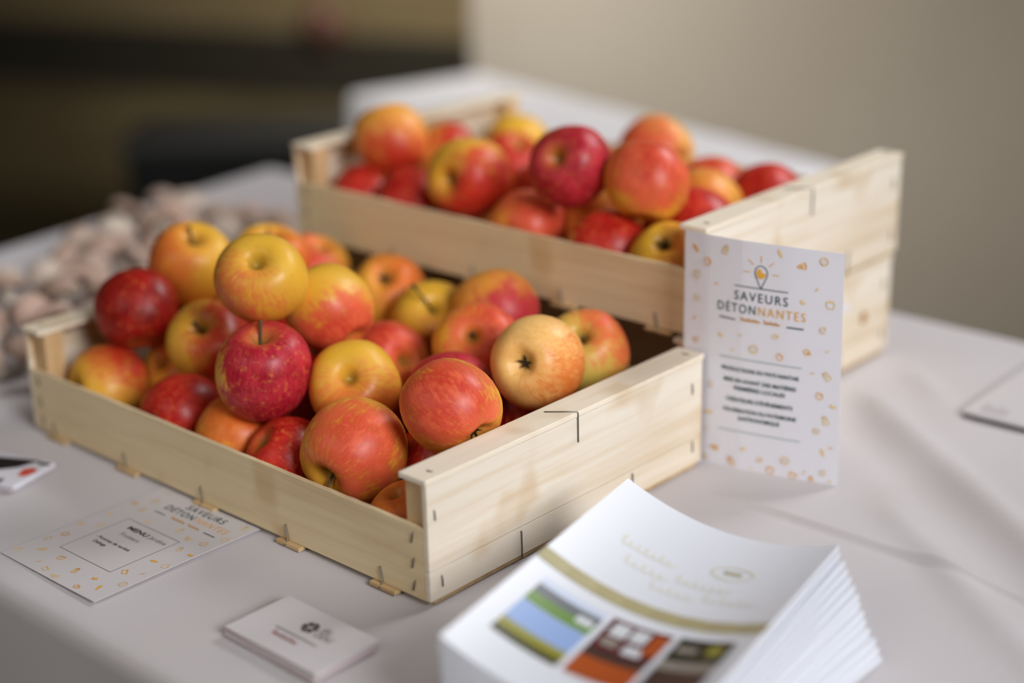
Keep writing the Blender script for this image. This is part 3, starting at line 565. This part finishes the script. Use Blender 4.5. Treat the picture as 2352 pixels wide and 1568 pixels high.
pg.text('title_text', 'orange_ink', 'NANTES', .0850, .0235, .0098, width=.036, gap=1.2); pg.scrawl('title_text', 'orange_ink', .0490, .0650, .0308, .0022, .0006, 20); pg.scrawl('title_text', 'orange_ink', .0685, .0825, .0308, .0022, .0006, 16)
pg.stroke('title_text', 'ink', [(.030, .0305), (.042, .0305)], .0009); pg.stroke('title_text', 'ink', [(.089, .0305), (.101, .0305)], .0011)
random.seed(9); used = []
for k in range(900):
    x = random.uniform(.004, .1115); y = random.uniform(.004, .138)
    if (.021 < x < .092 and .046 < y < .115) or (.022 < x < .106 and y < .036): continue
    if any((x - a) ** 2 + (y - b) ** 2 < .0128 ** 2 for a, b in used): continue
    used.append((x, y)); q = random.randrange(10); icon(pg, q, x, y, .0064 if q != 8 else .0045, random.uniform(-.8, .8), random.choice(['orange_ink', 'pale_orange_ink', 'pale_orange_ink']))
pg.emit(mc)

# --- business card stack, near edge
def card_stack(n, x0, y1, w, h, rz, th, label_top, label_rest, group, mtop, seed, draw):
    rnd = random.Random(seed)
    for i in range(n):
        a = rz + rnd.uniform(-.012, .012) * (i < n - 1); dx = rnd.uniform(-.0008, .0008); dy = rnd.uniform(-.0008, .0008); z = th * (i + 1)
        f = flat(x0 + dx, y1 + dy, w, h, z, a); o = sheet('business_card', f, 1, 1, th * .96, mtop if i == n - 1 or i % 3 else M['paper_edge'])
        tag(o, label_top if i == n - 1 else label_rest, 'business card', group if i < n - 1 else None)
        if i == n - 1: pg = Page(f, w, h); draw(pg); pg.emit(o)
def draw_card(pg):
    cx, cy, r = .0435, .0185, .0062; n = 'card_logo'
    for k in range(6):
        a0 = math.radians(60 * k + 20); P = [(cx + .0008 * math.cos(a0 + .5), cy + .0008 * math.sin(a0 + .5))] + [(cx + r * math.cos(a0 + .07 + (.905) * j / 6), cy + r * math.sin(a0 + .07 + (.905) * j / 6)) for j in range(7)]; pg.poly(n, 'black_ink', P)
    pg.text('card_text', 'soft_ink', 'du', .0560, .0170, .0085, width=.0080, bold=.01); pg.text('card_text', 'soft_ink', 'DEAU', .0600, .0240, .0085, width=.0150, bold=.01)
    pg.dashes('card_text', 'soft_ink', .0250, .0650, .0315, .0011, 19); pg.scrawl('card_text', 'red_ink', .0285, .0520, .0388, .0030, .0008, 18)
card_stack(14, -.0760, -.0580, .0885, .0535, -.010, .0005, 'top white business card with a dark round segmented logo and red line', 'blank-edged white card in the stack under the one with the round logo', 'stacked business cards in front of the crate', M['paper_card'], 3, draw_card)
def draw_left(pg):
    n = 'card_artwork'; pg.poly(n, 'black_ink', [(.030, .008), (.072, .000), (.064, .018), (.040, .036)]); pg.poly(n, 'black_ink', [(.072, .002), (.0845, .002), (.0845, .006), (.074, .007)])
    pg.poly(n, 'red_ink', [(.070, .018), (.076, .013), (.0835, .017), (.0815, .028), (.0745, .031)]); pg.poly(n, 'orange_ink', [(.050, .040), (.057, .039), (.058, .046), (.051, .047)])
    pg.poly(n, 'soft_ink', [(.060, .041), (.069, .038), (.071, .045), (.062, .047)]); pg.poly(n, 'red_ink', [(.010, .030), (.028, .026), (.026, .044), (.012, .046)])
card_stack(10, -.4700, -.0610, .0850, .0495, .305, .0005, 'white card with black and red artwork, topmost at the left picture edge', 'white card in the stack under the one with black and red artwork', 'cards stacked at the left picture edge', M['paper'], 4, draw_left)

# --- letter-sized paper pile at the right edge
fo = flat(.104, .665, .21, .147, .0052, .04)
fold = sheet('paper_folder', fo, 6, 6, .0030, M['paper_card'])
tag(fold, 'pale bluish-white printed card pack at the right edge of the table', 'card pack')
pg = Page(fo, .21, .147)
for k in range(6): pg.stroke('small_text', 'soft_ink', [(.012 + .004 * k, .140), (.012 + .004 * k, .122 + .003 * (k % 3))], .0009)
pg.emit(fold)
f2 = flat(.105, .664, .208, .1475, .0021, .04); cv = sheet('under_sheet', f2, 4, 4, .0012, mat('dark_under_sheet', (60, 62, 58), .7), fold)  # dark sheet under the pack, reaching just past its front edge

# --- fanned stack of booklets
U = Vector((.977, .208)).normalized(); V = Vector((U.y, -U.x)); NL = Vector((.11677, -.1062)); BW, BLN, NB = .1490, .2352, 14
def booklet(i, th=.0048):
    k = i / (NB - 1); rot = -.19 * (1 - k) ** 1.15; jx = random.uniform(-.0015, .0015); c, s = math.cos(rot), math.sin(rot)
    def f(u, v):
        zt = .0700 - .0140 * u - .068 * u * (1 - u) * (1 - .25 * v * 0) ; lift = (i + 1) / NB; z = zt * lift
        if i < NB - 1: z -= .0002
        a = u * BW + jx; b = (1 - v) * BLN; p = U * (a * c + b * (-s)) + (-V) * (a * s + b * c)
        dz = (-.0140 - .068 * (1 - 2 * u)) * lift / BW; n = Vector((-U.x * dz, -U.y * dz, 1)).normalized()
        return Vector((NL.x + p.x, NL.y + p.y, z + .0004)), n
    return f
random.seed(12)
for i in range(NB):
    f = booklet(i); o = sheet('booklet', f, 44, 4, lambda u: (.0700 - .0140 * u - .068 * u * (1 - u)) / NB - .00022, M['gloss_paper'])
    tag(o, 'glossy white booklet with a khaki band and small photos, topmost of the near stack' if i == NB - 1 else 'white booklet fanned out in the near stack below the top one', 'booklet', None if i == NB - 1 else 'booklets in the fanned stack nearest the camera')
pg = Page(f, BW, BLN)
def rr(key, u0, v0, u1, v1, nm=None):
    pg.layer = pg.layer + (nm is None) * .3; pg.rect(nm or 'cover_photo#%d' % (0 if u0 < .4 else 1 if u0 < .69 else 2), key, u0 * BW, v0 * BLN, u1 * BW, v1 * BLN)
for nm, c in (('sky', (150, 176, 224)), ('pale_sky', (206, 216, 236)), ('grass', (112, 146, 72)), ('meadow', (150, 146, 50)), ('hedge', (74, 72, 34)), ('slate', (112, 116, 120)), ('maroon', (92, 34, 34)), ('pane', (214, 218, 222)), ('terracotta', (176, 82, 30)), ('darkgreen', (36, 40, 22)), ('stone', (148, 142, 132)), ('brown', (70, 52, 44))):
    M[nm] = mat('printed_' + nm, c, .35)
rr('khaki_ink', 0, .478, 1, .534, 'khaki_band')
rr('pale_sky', .09, .585, .375, .615); rr('slate', .09, .615, .375, .655); rr('grass', .09, .655, .375, .700); rr('pane', .29, .640, .36, .672)
rr('sky', .09, .704, .375, .80); rr('meadow', .09, .80, .375, .835); rr('hedge', .09, .835, .375, .865)
rr('maroon', .405, .585, .665, .735); rr('pane', .43, .60, .50, .66); rr('pane', .515, .60, .585, .66); rr('stone', .43, .675, .50, .71); rr('pane', .53, .68, .61, .72); rr('terracotta', .60, .60, .665, .70)
rr('brown', .405, .738, .665, .775); rr('terracotta', .405, .775, .665, .865)
rr('darkgreen', .70, .585, .93, .70); rr('stone', .715, .625, .80, .655); rr('meadow', .84, .61, .90, .66); rr('stone', .70, .70, .93, .745); rr('brown', .70, .745, .93, .865)
pg.layer = 0; pg.stroke('cover_lettering', 'pale_khaki_ink', [(a * 1, b) for a, b in arc(.66 * BW, .215 * BLN, .0135, 0, 345, 20, .0085)], .0018, True)
pg.rect('cover_lettering', 'khaki_ink', .62 * BW, .205 * BLN, .70 * BW, .222 * BLN, 2)
for (xa, xb, y, k) in ((.17, .42, .27, 14), (.24, .44, .345, 10), (.47, .72, .33, 13), (.40, .60, .40, 10), (.63, .86, .385, 12)): pg.scrawl('cover_lettering', 'pale_khaki_ink', xa * BW, xb * BW, y * BLN, .0065, .0011, k)
pg.emit(o, .0003)

# ---------------------------------------------------------------- mushrooms heaped at the far left
def mush_mat(seed):
    rnd = random.Random(seed); b = rnd.uniform(.86, 1.0); m = mat('mushroom_skin', tuple(int(c * b) for c in rnd.choice([(206, 176, 158), (214, 190, 174), (192, 160, 138), (216, 200, 186)])), .75, .2)
    t = NT(m); tc = t.n('ShaderNodeTexCoord'); base = t.b.inputs['Base Color'].default_value[:]
    t.l(t.mix(t.mr(t.noise(tc.outputs['Object'], 60, 3), .4, .75, 0, .5), base, (base[0] * .6, base[1] * .52, base[2] * .44, 1)), t.b.inputs['Base Color']); return m
gill = mat('brown_gills', (96, 70, 52), .9); stalk = mat('pale_stalk', (204, 192, 176), .8)
protos = []
def make_mushroom(seed):
    R = .021; vs, fs = lathe([(.001, .62 * R), (.35 * R, .60 * R), (.68 * R, .46 * R), (.9 * R, .24 * R), (1.0 * R, -.02 * R), (.96 * R, -.16 * R), (.84 * R, -.2 * R), (.5 * R, -.12 * R)][::-1], 24)
    root = raw('mushroom', vs, fs, mush_mat(seed), None, True)
    vs, fs = lathe([(.82 * R, -.17 * R), (.3 * R, -.13 * R)][::1], 24); raw('gills', vs, fs, gill, root, True)
    vs, fs = lathe([(.26 * R, -1.0 * R), (.36 * R, -.9 * R), (.3 * R, -.5 * R), (.33 * R, -.12 * R)], 16); raw('stalk', vs, fs, stalk, root, True)
    return root
rnd = random.Random(21); placed = []
def heap(cx, cy, rx, ry, hmax, n):
    got = 0; tries = 0
    while got < n and tries < 4000:
        tries += 1; a = rnd.uniform(0, 6.28); q = math.sqrt(rnd.random()); x = cx + rx * q * math.cos(a); y = cy + ry * q * math.sin(a); lim = hmax * (1 - q ** 1.6)
        if x > -.50 and y > -.02 and y < .34 and x < 0 and x > -.49: continue
        z = .021
        near = [p for p in placed if (p[0] - x) ** 2 + (p[1] - y) ** 2 < .042 ** 2]
        for p in near: z = max(z, p[2] + math.sqrt(max(0, .040 ** 2 - (p[0] - x) ** 2 - (p[1] - y) ** 2)))
        if z > .021 + lim: continue
        placed.append((x, y, z)); got += 1
heap(-.905, .44, .05, .05, .012, 6); heap(-.77, .37, .09, .13, .02, 34); heap(-.655, .135, .145, .15, .03, 44); heap(-.68, .42, .10, .11, .018, 24)
protos = [make_mushroom(s) for s in range(5)]
for i, (x, y, z) in enumerate(placed):
    if i < 5: o = protos[i]
    else:
        src = protos[i % 5]; o = src.copy(); C.objects.link(o)
        for ch in src.children: c2 = ch.copy(); C.objects.link(c2); c2.parent = o
    sc = rnd.uniform(.85, 1.1); o.location = (x, y, max(z, .022 * sc)); o.scale = (sc,) * 3
    o.rotation_euler = (rnd.uniform(-1.3, 1.3), rnd.uniform(-1.3, 1.3), rnd.uniform(0, 6.28))
    tag(o, 'blurred beige mushroom in the loose heap at the far left of the table', 'mushroom', 'mushrooms heaped at the far left of the table')
